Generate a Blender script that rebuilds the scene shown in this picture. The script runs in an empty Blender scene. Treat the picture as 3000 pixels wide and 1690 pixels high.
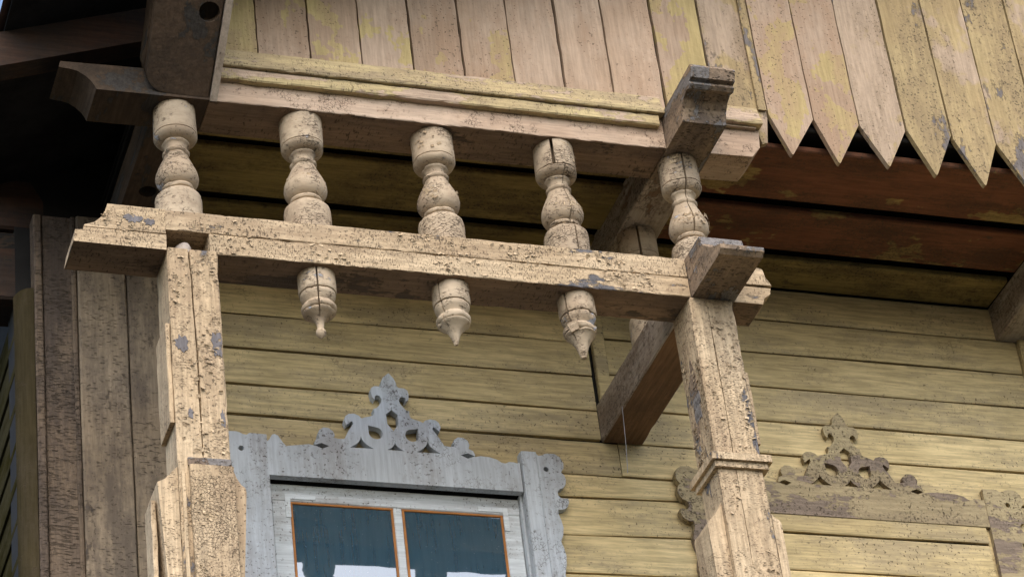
import bpy, math, random
from mathutils import Vector, Matrix, noise
from mathutils.geometry import tessellate_polygon
random.seed(7)
S = bpy.context.scene
COL = S.collection

# ------------------------------------------------------------------ camera
cd = bpy.data.cameras.new('camera'); cam = bpy.data.objects.new('camera', cd); COL.objects.link(cam)
CR = Vector((0.94764174, -0.30018047, -0.10893497)); CU = Vector((-0.08485585, -0.56557465, 0.82031993)); CF = Vector((0.30785488, 0.76812564, 0.56143422))
CP = Vector((-3.0923622, -8.5271278, 1.6))
cam.matrix_world = Matrix(((CR.x, CU.x, -CF.x, CP.x), (CR.y, CU.y, -CF.y, CP.y), (CR.z, CU.z, -CF.z, CP.z), (0, 0, 0, 1)))
cd.lens = 103.2; cd.sensor_width = 36; cd.clip_end = 3000; cd.clip_start = .1
S.camera = cam
# ------------------------------------------------------------------ world, sun, exposure
SUN_EL, SUN_AZ = math.radians(48), math.radians(196)      # azimuth clockwise from +Y
W = bpy.data.worlds.new('World'); S.world = W; W.use_nodes = True
wn = W.node_tree
sky = wn.nodes.new('ShaderNodeTexSky'); sky.sky_type = 'NISHITA'; sky.sun_disc = False
sky.sun_elevation = SUN_EL; sky.sun_rotation = SUN_AZ
sky.air_density = 1.0; sky.dust_density = 2.5; sky.ozone_density = .6
bg = wn.nodes['Background']; bg.inputs['Strength'].default_value = .14
wn.links.new(sky.outputs[0], bg.inputs['Color'])
sl = bpy.data.lights.new('sun', 'SUN'); sun = bpy.data.objects.new('sun', sl); COL.objects.link(sun)
sl.energy = .8; sl.angle = math.radians(95); sl.color = (1, .985, .96)
sd = Vector((math.sin(SUN_AZ) * math.cos(SUN_EL), math.cos(SUN_AZ) * math.cos(SUN_EL), math.sin(SUN_EL)))
sun.location = sd * 40; sun.rotation_euler = sd.to_track_quat('Z', 'Y').to_euler()
S.view_settings.view_transform = 'Standard'; S.view_settings.look = 'None'; S.view_settings.gamma = 1
S.view_settings.exposure = 1.3
S.render.engine = 'CYCLES'; S.cycles.use_denoising = True; S.cycles.max_bounces = 5; S.cycles.diffuse_bounces = 3; S.cycles.use_adaptive_sampling = True; S.cycles.adaptive_threshold = .02

# ------------------------------------------------------------------ materials
class N:
    def __init__(s, name):
        s.m = bpy.data.materials.new(name); s.m.use_nodes = True; s.t = s.m.node_tree
        s.b = s.t.nodes['Principled BSDF']
        s.b.inputs['Roughness'].default_value = .8; s.b.inputs['Specular IOR Level'].default_value = .12
    def n(s, typ, **kw):
        x = s.t.nodes.new('ShaderNode' + typ)
        for k, v in kw.items(): setattr(x, k, v)
        return x
    def put(s, sock, v):
        if hasattr(v, 'is_linked') or isinstance(v, bpy.types.NodeSocket): s.t.links.new(v, sock)
        elif isinstance(v, (tuple, list)) and len(v) == 3 and sock.type == 'RGBA': sock.default_value = (*v, 1)
        else: sock.default_value = v
    def math(s, op, a, b=0.0, c=None, clamp=False):
        x = s.n('Math', operation=op, use_clamp=clamp); s.put(x.inputs[0], a); s.put(x.inputs[1], b)
        if c is not None: s.put(x.inputs[2], c)
        return x.outputs[0]
    def step(s, v, lo, hi, a=0.0, b=1.0):
        x = s.n('MapRange', interpolation_type='SMOOTHSTEP')
        s.put(x.inputs[0], v); s.put(x.inputs[1], lo); s.put(x.inputs[2], hi); s.put(x.inputs[3], a); s.put(x.inputs[4], b)
        return x.outputs[0]
    def mix(s, f, a, b, blend='MIX'):
        x = s.n('Mix', data_type='RGBA', blend_type=blend); s.put(x.inputs[0], f); s.put(x.inputs[6], a); s.put(x.inputs[7], b)
        return x.outputs[2]
    def noise(s, vec, scale, detail=4, rough=.55, dist=0.0):
        x = s.n('TexNoise'); s.put(x.inputs['Vector'], vec); x.inputs['Scale'].default_value = scale
        x.inputs['Detail'].default_value = detail; x.inputs['Roughness'].default_value = rough; x.inputs['Distortion'].default_value = dist
        return x.outputs['Fac']
    def vmul(s, vec, k):
        x = s.n('VectorMath', operation='MULTIPLY'); s.put(x.inputs[0], vec); x.inputs[1].default_value = k
        return x.outputs[0]
    def coords(s, shift=True):
        g = s.n('NewGeometry').outputs['Position']
        if not shift: return g
        r = s.n('ObjectInfo').outputs['Random']
        c = s.n('CombineXYZ'); s.put(c.inputs[0], s.math('MULTIPLY', r, 13.7)); s.put(c.inputs[1], s.math('MULTIPLY', r, 7.3)); s.put(c.inputs[2], s.math('MULTIPLY', r, 29.1))
        x = s.n('VectorMath', operation='ADD'); s.put(x.inputs[0], g); s.put(x.inputs[1], c.outputs[0])
        return x.outputs[0]

AX = {'X': 0, 'Y': 1, 'Z': 2}
def gscale(grain, along, across):
    k = [across] * 3; k[AX[grain]] = along; return tuple(k)

def painted(name, c1, c2, under, grain='X', peel=.62, peel_scale=5.0, crack=None, crack_w=.05, crack_lo=.45, crack_hi=.6,
            crack_col=(.06, .045, .03), crack_amt=.7, dash=None, dash_thr=.60, speck=.66, grime=.56, grime_amt=.55, grime_col=(.10, .07, .045), edge=.6, tone=.22,
            bump=.5, streak=.25, rough=.8, c3=None, c3_lo=.55, c3_hi=.62, c3_scale=4.0):
    """old oil paint on wood: tone, streaks, worn patches, short broken cracks, specks of mildew and grime"""
    M = N(name); p = M.coords()
    pg = M.vmul(p, gscale(grain, .35, 1.0))
    pf = M.vmul(p, gscale(grain, 1.0, 15.0))
    big = M.noise(p, 2.3, 3, .6)
    fine = M.noise(p, 38.0, 2, .65)
    col = M.mix(M.step(big, .35, .65), c1, c2)
    if c3 is not None:
        wear = M.n('Attribute', attribute_type='OBJECT', attribute_name='wear').outputs['Fac']
        n3 = M.math('ADD', M.math('ADD', M.noise(M.vmul(p, gscale(grain, .8, 1.2)), c3_scale, 4, .70), M.math('MULTIPLY', fine, .10)), wear)
        col = M.mix(M.step(n3, c3_lo + .05, c3_hi + .05), col, c3)
    st = M.noise(pf, 5.0, 4, .7)
    col = M.mix(1.0, col, M.mix(M.step(st, .3, .7), (1 - streak,) * 3, (1 + streak * .25,) * 3), 'MULTIPLY')
    rnd = M.n('ObjectInfo').outputs['Random']
    v = M.math('ADD', M.math('MULTIPLY', rnd, tone), 1 - tone * .6)
    vv = M.n('CombineColor'); [M.put(vv.inputs[i], v) for i in range(3)]
    col = M.mix(1.0, col, vv.outputs[0], 'MULTIPLY')
    gn = M.noise(M.vmul(p, gscale(grain, .45, 1.8)), 3.1, 5, .72)
    gf = M.math('MULTIPLY', M.step(M.math('ADD', gn, M.math('MULTIPLY', M.math('SUBTRACT', fine, .5), .22)), grime - .12, grime + .14), grime_amt)
    col = M.mix(gf, col, grime_col)
    pn = M.math('ADD', M.noise(pg, peel_scale, 5, .72), M.math('MULTIPLY', M.math('SUBTRACT', fine, .5), .10))
    pm = M.step(pn, peel - .01, peel + .01)
    height = fine
    if crack is not None or dash is not None:
        where = M.step(M.math('ADD', M.noise(p, 3.3, 3, .75), M.math('MULTIPLY', M.math('SUBTRACT', fine, .5), .55)), crack_lo, crack_hi)
    if crack is not None:
        wa = M.n('VectorMath', operation='MULTIPLY_ADD'); M.put(wa.inputs[0], fine); wa.inputs[1].default_value = (.016, .016, .016); M.put(wa.inputs[2], p)
        vo = M.n('TexVoronoi', feature='DISTANCE_TO_EDGE'); M.put(vo.inputs['Vector'], M.vmul(wa.outputs[0], crack)); vo.inputs['Scale'].default_value = 1; vo.inputs['Randomness'].default_value = 1
        cr = M.math('MULTIPLY', M.math('SUBTRACT', 1.0, M.step(vo.outputs['Distance'], crack_w * .4, crack_w * 1.4)), where)
        col = M.mix(M.math('MULTIPLY', cr, crack_amt), col, crack_col)
        height = M.math('MULTIPLY', cr, -.9)
    if dash is not None:
            dn = M.noise(M.vmul(p, dash), 1.0, 1, .5)
            dm = M.math('MULTIPLY', M.step(dn, dash_thr, dash_thr + .08), where)
            col = M.mix(M.math('MULTIPLY', dm, crack_amt), col, crack_col)
            height = M.math('SUBTRACT', height, dm)
    pe = M.math('SUBTRACT', M.step(pn, peel - .03, peel - .005), pm, clamp=True)
    uw = M.mix(M.step(st, .35, .65), under, tuple(x * .65 for x in under))
    col = M.mix(pm, col, uw)
    col = M.mix(M.math('MULTIPLY', pe, edge), col, crack_col)
    sp = M.math('MULTIPLY', M.step(M.noise(p, 95.0, 1, .5), speck - .03, speck + .03), M.step(gn, .42, .6))
    col = M.mix(M.math('MULTIPLY', sp, .75), col, crack_col)
    M.put(M.b.inputs['Base Color'], col); M.b.inputs['Roughness'].default_value = rough
    if bump:
        bp = M.n('Bump'); bp.inputs['Strength'].default_value = bump; bp.inputs['Distance'].default_value = .005
        M.put(bp.inputs['Height'], height); M.put(M.b.inputs['Normal'], bp.outputs[0])
    return M.m

def plain(name, col, rough=.7, vary=.3, scale=6, spec=.25):
    M = N(name); p = M.coords()
    c = M.mix(M.step(M.noise(p, scale, 6, .65), .35, .65), tuple(x * (1 - vary) for x in col), col)
    M.put(M.b.inputs['Base Color'], c); M.b.inputs['Roughness'].default_value = rough; M.b.inputs['Specular IOR Level'].default_value = spec
    bp = M.n('Bump'); bp.inputs['Strength'].default_value = .3; bp.inputs['Distance'].default_value = .004
    M.put(bp.inputs['Height'], M.noise(p, scale * 7, 4, .6)); M.put(M.b.inputs['Normal'], bp.outputs[0])
    return M.m

GREYWOOD = (.16, .15, .15)
BROWNW = (.17, .11, .07)
CREAM, CREAM2 = (.60, .46, .295), (.51, .38, .235)
def cream(name, grain, crack, **kw):
    a = dict(peel=.63, peel_scale=4.5, crack_lo=.40, crack_hi=.56, grime=.54, grime_amt=.6, grime_col=(.26, .18, .11), tone=.06, streak=.35, bump=.9, dash_thr=.58, crack_amt=.6)
    a.update(kw)
    return painted(name, CREAM, CREAM2, GREYWOOD, grain, crack=crack, **a)
MAT = {}
MAT['beam_x'] = cream('cracked_cream_paint_beam', 'X', None, dash=(250, 110, 85))
MAT['post_z'] = cream('cracked_cream_paint_post', 'Z', None, dash=(95, 95, 250))
MAT['panel_z'] = cream('alligatored_cream_paint', 'Z', (85, 85, 70), dash=(100, 100, 200), crack_lo=.33, crack_hi=.6, peel=.72, crack_amt=.45, grime_amt=.5)
MAT['wing_z'] = cream('smooth_cream_paint', 'Z', None, crack_lo=.5, crack_hi=.62, peel=.7, dash=(95, 95, 250))
MAT['stub_y'] = painted('weathered_grey_brown_timber', (.36, .26, .17), (.26, .19, .13), (.22, .20, .185), 'Y', peel=.52, peel_scale=6, crack=None, dash=(50, 110, 60), crack_lo=.3, crack_hi=.5, grime=.5, grime_amt=.7, grime_col=(.09, .07, .06), tone=.05, bump=1.0)
MAT['side_y'] = painted('worn_side_beam_paint', (.46, .39, .31), (.40, .32, .24), (.22, .14, .09), 'Y', peel=.60, crack=(60, 30, 60), crack_lo=.45, grime=.5, grime_amt=.6, grime_col=(.12, .07, .04), tone=.05, bump=.6)
MAT['baluster'] = painted('turned_cream_paint', (.52, .415, .29), (.44, .335, .225), (.42, .42, .44), 'X', peel=.66, peel_scale=9, crack=(45, 45, 90), dash=(40, 40, 150), crack_lo=.46, crack_hi=.62, grime=.51, grime_amt=.55, grime_col=(.24, .17, .11), tone=.16, streak=.12, bump=.8)
MAT['upper_x'] = painted('pink_worn_upper_beam', (.53, .40, .29), (.45, .32, .22), (.55, .46, .26), 'X', peel=.68, peel_scale=6, dash=(140, 50, 70), crack=(70, 40, 70), crack_lo=.5, crack_hi=.62, grime=.58, grime_amt=.5, grime_col=(.20, .12, .07), tone=.04, bump=.5)
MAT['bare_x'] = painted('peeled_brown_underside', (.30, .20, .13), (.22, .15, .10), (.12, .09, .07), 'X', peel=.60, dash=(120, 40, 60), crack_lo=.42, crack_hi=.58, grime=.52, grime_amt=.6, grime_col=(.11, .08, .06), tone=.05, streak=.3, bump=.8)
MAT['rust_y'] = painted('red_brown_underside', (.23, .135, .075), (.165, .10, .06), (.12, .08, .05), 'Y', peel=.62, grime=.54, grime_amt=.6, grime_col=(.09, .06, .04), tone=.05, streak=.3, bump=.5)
MAT['mould_x'] = painted('yellow_crackle_moulding', (.53, .42, .22), (.46, .35, .19), (.49, .365, .26), 'X', peel=.54, edge=.25, peel_scale=4, dash=(250, 70, 60), crack=None, crack_lo=.45, crack_hi=.62, grime=.57, grime_amt=.6, grime_col=(.20, .15, .11), tone=.04, bump=.6)
MAT['plank'] = painted('worn_gable_plank_paint', (.48, .355, .25), (.40, .28, .185), (.27, .20, .155), 'Z', peel=.70, peel_scale=6, crack=None, dash=(70, 70, 24), dash_thr=.66, crack_lo=.55, crack_hi=.75, crack_amt=.5, grime=.54, grime_amt=.6, grime_col=(.33, .215, .135), tone=.2, streak=.24, bump=.5, c3=(.47, .36, .165), c3_lo=.62, c3_hi=.625, c3_scale=3.2, speck=.67)
MAT['plank_y'] = painted('yellow_gable_plank_paint', (.455, .345, .175), (.39, .285, .145), (.19, .165, .15), 'Z', peel=.595, peel_scale=5, crack=None, dash=(70, 70, 40), dash_thr=.64, crack_lo=.55, crack_hi=.7, grime=.53, grime_amt=.6, grime_col=(.21, .15, .09), tone=.2, streak=.25, bump=.6, c3=(.46, .345, .24), c3_lo=.57, c3_hi=.64, c3_scale=2.5, speck=.63)
MAT['siding'] = painted('yellow_siding_paint', (.71, .555, .29), (.60, .465, .235), (.35, .29, .215), 'X', peel=.74, peel_scale=4, crack=(55, 40, 65), crack_lo=.56, crack_hi=.78, grime=.56, grime_amt=.5, grime_col=(.25, .205, .145), tone=.24, streak=.35, bump=.4, speck=.675)
MAT['sidewall'] = painted('shade_darkened_green_yellow_paint', (.040, .033, .011), (.03, .025, .009), (.022, .018, .010), 'Y', peel=.7, grime=.5, grime_amt=.7, grime_col=(.07, .06, .035), tone=.25)  # albedo taken well down to stand in for shade on this wall
MAT['pilaster'] = painted('brown_grey_pilaster_paint', (.33, .255, .17), (.25, .19, .125), (.10, .08, .065), 'Z', peel=.66, peel_scale=3.2, crack=None, dash=(36, 36, 150), crack_lo=.42, crack_hi=.58, grime=.51, grime_amt=.8, grime_col=(.10, .078, .06), tone=.12, bump=.8)
MAT['pilaster_dark'] = painted('dark_crackled_board', (.15, .11, .078), (.18, .13, .085), (.10, .075, .055), 'Z', peel=.66, peel_scale=6, crack=None, dash=(30, 30, 170), dash_thr=.54, crack_lo=.36, crack_hi=.55, grime=.48, grime_amt=.7, grime_col=(.05, .04, .035), tone=.1, bump=1.2)
MAT['olive'] = painted('olive_brown_corner_paint', (.065, .05, .024), (.048, .038, .02), (.04, .032, .022), 'Z', peel=.70, dash=(40, 40, 150), crack_lo=.5, crack_hi=.65, grime=.52, grime_amt=.6, grime_col=(.07, .055, .035), tone=.05)
MAT['bare_grey'] = painted('bare_grey_wood', (.20, .185, .185), (.165, .15, .15), (.12, .11, .11), 'Z', peel=.66, grime=.56, grime_amt=.4, grime_col=(.10, .09, .085), tone=.05, streak=.3, bump=.4)
MAT['soffit_red'] = painted('red_brown_soffit_paint', (.215, .088, .046), (.17, .07, .038), (.10, .06, .04), 'X', peel=.66, crack=None, grime=.52, grime_amt=.7, grime_col=(.07, .04, .025), tone=.15, c3=(.33, .23, .085), c3_lo=.59, c3_hi=.64, c3_scale=3.0, bump=.6, speck=.62)
MAT['soffit_ochre'] = painted('ochre_soffit_paint', (.34, .25, .085), (.28, .20, .07), (.14, .09, .05), 'X', peel=.66, crack=None, grime=.52, grime_amt=.7, grime_col=(.08, .055, .03), tone=.15, c3=(.19, .08, .04), c3_lo=.62, c3_hi=.62, c3_scale=3.0, bump=.6, speck=.62)
MAT['grey'] = painted('grey_blue_window_paint', (.60, .635, .66), (.53, .56, .58), (.26, .23, .21), 'Z', peel=.72, crack=(75, 75, 55), crack_lo=.55, crack_hi=.7, grime=.55, grime_amt=.5, grime_col=(.27, .235, .215), tone=.04, streak=.16, bump=.4, speck=.655)
MAT['sash'] = painted('pale_grey_sash_paint', (.74, .78, .79), (.65, .68, .69), (.28, .25, .23), 'X', peel=.70, peel_scale=7, crack=(70, 70, 60), crack_lo=.6, crack_hi=.64, grime=.58, grime_amt=.5, grime_col=(.27, .23, .2), tone=.03, streak=.22, bump=.4, speck=.67)
MAT['bead'] = plain('orange_brown_putty_bead', (.50, .20, .05), .5, .25, 14)
MAT['blind'] = painted('lumpy_yellow_over_primer', (.45, .36, .205), (.38, .30, .175), (.28, .215, .16), 'X', peel=.54, peel_scale=4.5, crack=None, dash=(120, 120, 120), crack_lo=.45, crack_hi=.62, grime=.52, grime_amt=.55, grime_col=(.2, .15, .10), tone=.04, bump=1.1, edge=.25, speck=.62)
MAT['strut'] = painted('shade_darkened_bare_strut', (.12, .082, .056), (.095, .068, .048), (.075, .066, .058), 'Y', peel=.58, grime=.5, grime_amt=.6, grime_col=(.05, .04, .032), tone=.05, bump=.6)  # brown darkened in the colour to stand in for deep shade at upper left
MAT['batten'] = painted('pale_edge_batten', (.60, .50, .40), (.50, .40, .31), GREYWOOD, 'Y', peel=.66, grime=.56, tone=.05)
MAT['darkwood'] = plain('blackened_roof_timber', (.030, .028, .028), .9, .4, 5)
MAT['rafter'] = painted('brown_rafter', (.085, .045, .03), (.06, .042, .032), (.04, .036, .032), 'X', peel=.6, grime=.5, grime_amt=.6, grime_col=(.03, .03, .03), tone=.05)
MAT['void'] = plain('dark_sheathing', (.02, .018, .016), .95, .3, 5)
MAT['roof'] = plain('rusty_sheet_roof', (.10, .06, .05), .6, .4, 3)
MAT['peg'] = plain('bare_peg_wood', (.45, .38, .32), .8, .2, 30)

for k in ('sidewall', 'olive', 'rafter', 'darkwood', 'strut'):
    MAT[k].node_tree.nodes['Principled BSDF'].inputs['Specular IOR Level'].default_value = 0

def glass_mat():
    M = N('dark_window_glass'); p = M.coords(False)
    c = M.mix(M.step(M.noise(M.vmul(p, (9, 1, .8)), 6, 3, .5), .35, .65), (.036, .085, .122), (.046, .10, .138))
    dust = M.math('MULTIPLY', M.step(M.noise(p, 120, 2, .5), .70, .74), .35)
    c = M.mix(dust, c, (.3, .35, .38))
    M.put(M.b.inputs['Base Color'], c); M.b.inputs['Roughness'].default_value = .02; M.b.inputs['IOR'].default_value = 2.6; M.b.inputs['Specular IOR Level'].default_value = .5
    bp = M.n('Bump'); bp.inputs['Strength'].default_value = .035; bp.inputs['Distance'].default_value = .01
    M.put(bp.inputs['Height'], M.noise(p, 7, 1, .5)); M.put(M.b.inputs['Normal'], bp.outputs[0])
    return M.m
MAT['glass'] = glass_mat()
def ground_mat():
    M = N('worn_yard_ground'); p = M.coords(False)
    c = M.mix(M.step(M.noise(p, .6, 8, .65), .4, .6), (.040, .040, .038), (.026, .034, .018))
    c = M.mix(M.step(M.noise(p, 9, 6, .7), .4, .7), c, (.055, .052, .048))
    M.put(M.b.inputs['Base Color'], c); M.b.inputs['Roughness'].default_value = .9
    return M.m
MAT['ground'] = ground_mat()

# ------------------------------------------------------------------ mesh helpers
def tag(o, label=None, cat=None, group=None, kind=None):
    for k, v in (('label', label), ('category', cat), ('group', group), ('kind', kind)):
        if v: o[k] = v
    return o
def thing(name, loc, label, cat, group=None):
    e = bpy.data.objects.new(name, None); COL.objects.link(e); e.location = loc; e.empty_display_size = .1
    return tag(e, label, cat, group, 'thing')
WORLD = {}
def link(name, verts, faces, mat, parent=None, smooth=False, origin=None, wear=None):
    """verts are in world space; the object's origin sits in its middle and the parent's offset is taken off"""
    vs = [Vector(v) for v in verts]
    o0 = Vector(origin) if origin else sum(vs, Vector()) / len(vs)
    me = bpy.data.meshes.new(name); me.from_pydata([v - o0 for v in vs], [], faces); me.validate()
    me.materials.append(MAT[mat] if isinstance(mat, str) else mat)
    if smooth:
        me.polygons.foreach_set('use_smooth', [True] * len(me.polygons))
    me.update()
    o = bpy.data.objects.new(name, me); COL.objects.link(o)
    WORLD[o.name] = o0.copy()
    if parent is not None:
        pw = WORLD.get(parent.name) if parent.type == 'MESH' else Vector(parent.location)
        o.parent = parent; o.location = o0 - pw
    else: o.location = o0
    if wear is not None: o['wear'] = float(wear)
    return o
def recalc(o):
    import bmesh
    b = bmesh.new(); b.from_mesh(o.data); bmesh.ops.recalc_face_normals(b, faces=b.faces[:]); b.to_mesh(o.data); b.free(); o.data.update()
    return o
def nz(v, f, k): return noise.noise(Vector((v[0] * f + k, v[1] * f - k, v[2] * f + 2 * k)))
def place(axis, a, p):
    if axis == 'X': return (a, p[0], p[1])
    if axis == 'Y': return (p[0], a, p[1])
    return (p[0], p[1], a)
def rect(a0, a1, b0, b1, c=.004):
    return [(a0 + c, b0), (a1 - c, b0), (a1, b0 + c), (a1, b1 - c), (a1 - c, b1), (a0 + c, b1), (a0, b1 - c), (a0, b0 + c)]
SEED = [0]
def timber(name, prof, axis, a, b, mat, parent=None, step=.05, jit=.0015, chip=.0, under=None, wear=None):
    """extrude a profile (or a function of t giving one) along an axis with uneven faces and chipped arrises"""
    SEED[0] += 1; k = SEED[0] * 3.17
    fn = prof if callable(prof) else (lambda t: prof)
    n = max(1, int(abs(b - a) / step)); m = len(fn(0.0)); vs = []
    rg = random.Random(SEED[0])
    for i in range(n + 1):
        t = i / n; s = a + (b - a) * t; P = fn(t)
        cx = sum(q[0] for q in P) / m; cy = sum(q[1] for q in P) / m
        for j, q in enumerate(P):
            e = place(axis, s, q)
            d0 = nz(e, 9, k) * jit + nz(e, 40, k) * jit * .6; d1 = nz(e, 9, k + 50) * jit + nz(e, 40, k + 50) * jit * .6
            q0, q1 = q[0] + d0, q[1] + d1
            if chip and rg.random() < .22:
                f = chip * rg.random() / max(1e-6, math.hypot(cx - q0, cy - q1)); q0 += (cx - q0) * f; q1 += (cy - q1) * f
            vs.append(place(axis, s, (q0, q1)))
    fs = []
    for i in range(n):
        for j in range(m):
            j2 = (j + 1) % m
            fs.append((i * m + j, i * m + j2, (i + 1) * m + j2, (i + 1) * m + j))
    fs.append(tuple(range(m))); fs.append(tuple(range(n * m + m - 1, n * m - 1, -1)))
    o = recalc(link(name, vs, fs, mat, parent, wear=wear))
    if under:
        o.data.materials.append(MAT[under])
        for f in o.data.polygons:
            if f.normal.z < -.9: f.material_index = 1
    return o
def plate(name, outline, holes, axis, d0, d1, mat, parent=None, jit=.0, under=None):
    """flat board sawn to an outline, with pierced holes, of real thickness. 2D points lie across 'axis'"""
    loops = [list(outline)] + [list(h) for h in holes]
    if jit:
        SEED[0] += 1; k = SEED[0]
        loops = [[(x + nz((x, y, k), 30, 1.1) * jit, y + nz((x, y, k), 30, 8.1) * jit) for x, y in L] for L in loops]
    tri = tessellate_polygon([[Vector((x, y, 0)) for x, y in L] for L in loops])
    flat = [q for L in loops for q in L]; n = len(flat)
    vs = [place(axis, d0, q) for q in flat] + [place(axis, d1, q) for q in flat]
    fs = [tuple(t) for t in tri] + [tuple(i + n for i in reversed(t)) for t in tri]
    s = 0
    for L in loops:
        m = len(L)
        for j in range(m):
            a, b = s + j, s + (j + 1) % m; fs.append((a, b, b + n, a + n))
        s += m
    o = recalc(link(name, vs, fs, mat, parent))
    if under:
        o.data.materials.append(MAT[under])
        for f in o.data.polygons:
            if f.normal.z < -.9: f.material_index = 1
    return o
def lathe(name, prof, cx, cy, z0, mat, parent, seg=44, cracks=(), wob=.0012, tilt=(0, 0), scale=1.0):
    """cracks: (angle, z_low, z_high, depth, half width in radians)"""
    SEED[0] += 1; k = SEED[0] * 1.7
    ang = [2 * math.pi * i / seg for i in range(seg)]
    for c in cracks:
        ang = [a for a in ang if abs((a - c[0] + math.pi) % (2 * math.pi) - math.pi) > c[4] * 1.6]
        ang += [c[0] - c[4], c[0] - c[4] * .35, c[0] + c[4] * .35, c[0] + c[4]]
    ang = sorted(a % (2 * math.pi) for a in ang); m = len(ang)
    # refine the profile
    P = []
    for (za, ra), (zb, rb) in zip(prof[:-1], prof[1:]):
        q = max(1, int(math.hypot(zb - za, rb - ra) / .012))
        P += [(za + (zb - za) * i / q, ra + (rb - ra) * i / q) for i in range(q)]
    P.append(prof[-1])
    vs = []
    for z, r in P:
        for a in ang:
            r2 = r * scale
            for c in cracks:
                da = abs((a - c[0] + math.pi) % (2 * math.pi) - math.pi)
                if da < c[4] * .5 and c[1] <= z <= c[2]: r2 = max(.004, r2 - min(c[3], r2 * .6))
            wv = nz((math.cos(a), math.sin(a), z * 6), 1.2, k) * wob
            r2 = max(.001, r2 + wv)
            vs.append((cx + r2 * math.cos(a) + tilt[0] * z, cy + r2 * math.sin(a) + tilt[1] * z, z0 + z))
    rr = random.Random(int(k * 100))
    for _ in range(22):                                  # knocks and chips out of the rims
        ca, cz_, sz, dp = rr.uniform(-math.pi, 0), rr.choice(P)[0], rr.uniform(.008, .022), rr.uniform(.002, .006)
        for q, v in enumerate(vs):
            zq = v[2] - z0; ax, ay = v[0] - cx - tilt[0] * zq, v[1] - cy - tilt[1] * zq; rq = math.hypot(ax, ay)
            if rq < .02: continue
            d = math.hypot((ax - rq * math.cos(ca)), (ay - rq * math.sin(ca))) ** 2 + (zq - cz_) ** 2
            if d < sz * sz: f = 1 - dp * (1 - d / (sz * sz)) / rq; vs[q] = (cx + tilt[0] * zq + ax * f, cy + tilt[1] * zq + ay * f, v[2])
    n = len(P); fs = []
    for i in range(n - 1):
        for j in range(m):
            j2 = (j + 1) % m; fs.append((i * m + j, i * m + j2, (i + 1) * m + j2, (i + 1) * m + j))
    fs.append(tuple(range(m))); fs.append(tuple(range(n * m - 1, n * m - m - 1, -1)))
    o = recalc(link(name, vs, fs, mat, parent))
    me = o.data
    me.polygons.foreach_set('use_smooth', [len(p.vertices) == 4 for p in me.polygons])
    # keep the arrises of the turning crisp
    me.set_sharp_from_angle(angle=math.radians(38))
    return o

# ------------------------------------------------------------------ ground
gs = 600.0
g = link('ground', [(-gs, -gs, 0), (gs, -gs, 0), (gs, gs, 0), (-gs, gs, 0)], [(0, 1, 2, 3)], 'ground'); tag(g, kind='structure')

# ------------------------------------------------------------------ house wall
D = 1.065
ZS = 8.736
wall = thing('house_wall', (.9, D, 0), 'house wall clad in dirty yellow horizontal boards behind the porch posts', 'wall')
timber('sheathing', rect(D + .024, D + .2, 0.02, 9.2), 'X', -1.36, -.37, 'void', wall, step=9)
timber('sheathing', rect(D + .024, D + .2, 7.60, 9.2), 'X', -.37, .672, 'void', wall, step=9)
timber('sheathing', rect(D + .024, D + .2, 0.02, 9.2), 'X', .672, 7.0, 'void', wall, step=9)
timber('sheathing', rect(D + .024, D + .2, 0.02, 6.2), 'X', -.37, .672, 'void', wall, step=9)
def board(x0, x1, zt0, zb0, zt1, zb1, parent=wall, mat='siding', gap=.0075, y=D, th=.022, name='siding_board'):
    """one weatherboard; its top and bottom lines may drift from end to end"""
    yy = y + random.uniform(-.003, .003); gap = random.uniform(.005, .0115)
    def pf(t):
        zt = zt0 + (zt1 - zt0) * t - gap * .4; zb = zb0 + (zb1 - zb0) * t + gap * .6
        wob = .0018 * math.sin(t * 9 + x0 * 3 + zb0 * 17)
        zb += wob
        return [(yy + th, zb), (yy + th, zt), (yy + .006, zt), (yy + .001, zt - .006), (yy, zb + .007), (yy + .003, zb)]
    return timber(name, pf, 'X', x0, x1, mat, parent, step=.12, jit=.0009)
R = [8.736, 8.564, 8.388, 8.210, 8.038, 7.870]
L = [8.736, 8.545, 8.362, 8.194, 8.022, 7.876]
for i in range(5):
    board(-.80, 1.058, L[i], L[i + 1], L[i] + .002, L[i + 1] - .002)
    board(1.139, 3.13, R[i], R[i + 1], R[i], R[i + 1])
board(-.80, 1.128, 7.876, 7.709, 7.870, 7.706); board(1.131, 3.13, 7.872, 7.708, 7.868, 7.704)
low = [(7.709, 7.704), (7.587, 7.612), (7.413, 7.437), (7.235, 7.252), (7.06, 7.065), (6.88, 6.885), (6.70, 6.70), (6.52, 6.52)]
for (a0, a1), (b0, b1) in zip(low[:-1], low[1:]):
    board(-.80, -.40, a0, b0, a0, b0)
    board(.69, 1.62, a0 - .002, b0 - .004, a1, b1)
    board(2.76, 3.13, a1 - .01, b1 - .02, a1 - .01, b1 - .02)
timber('vertical_batten', rect(1.080, 1.136, D - .012, D + .02), 'Z', 8.03, 8.60, 'siding', wall)
timber('corner_board', rect(3.135, 3.33, D - .03, D + .02, .006), 'Z', 6.3, 8.73, 'siding', wall)
timber('lower_cladding', rect(D - .001, D + .02, .05, 6.50), 'X', .69, 7.0, 'siding', wall, step=.5)
timber('lower_cladding', rect(D - .001, D + .02, .05, 6.50), 'X', -1.3, -.40, 'siding', wall, step=.5)
timber('lower_cladding', rect(D - .001, D + .02, .05, 6.15), 'X', -.39, .68, 'siding', wall, step=.5)
timber('upper_cladding', rect(D - .001, D + .02, 6.5, 8.73), 'X', 3.34, 7.0, 'siding', wall, step=.5)

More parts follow.
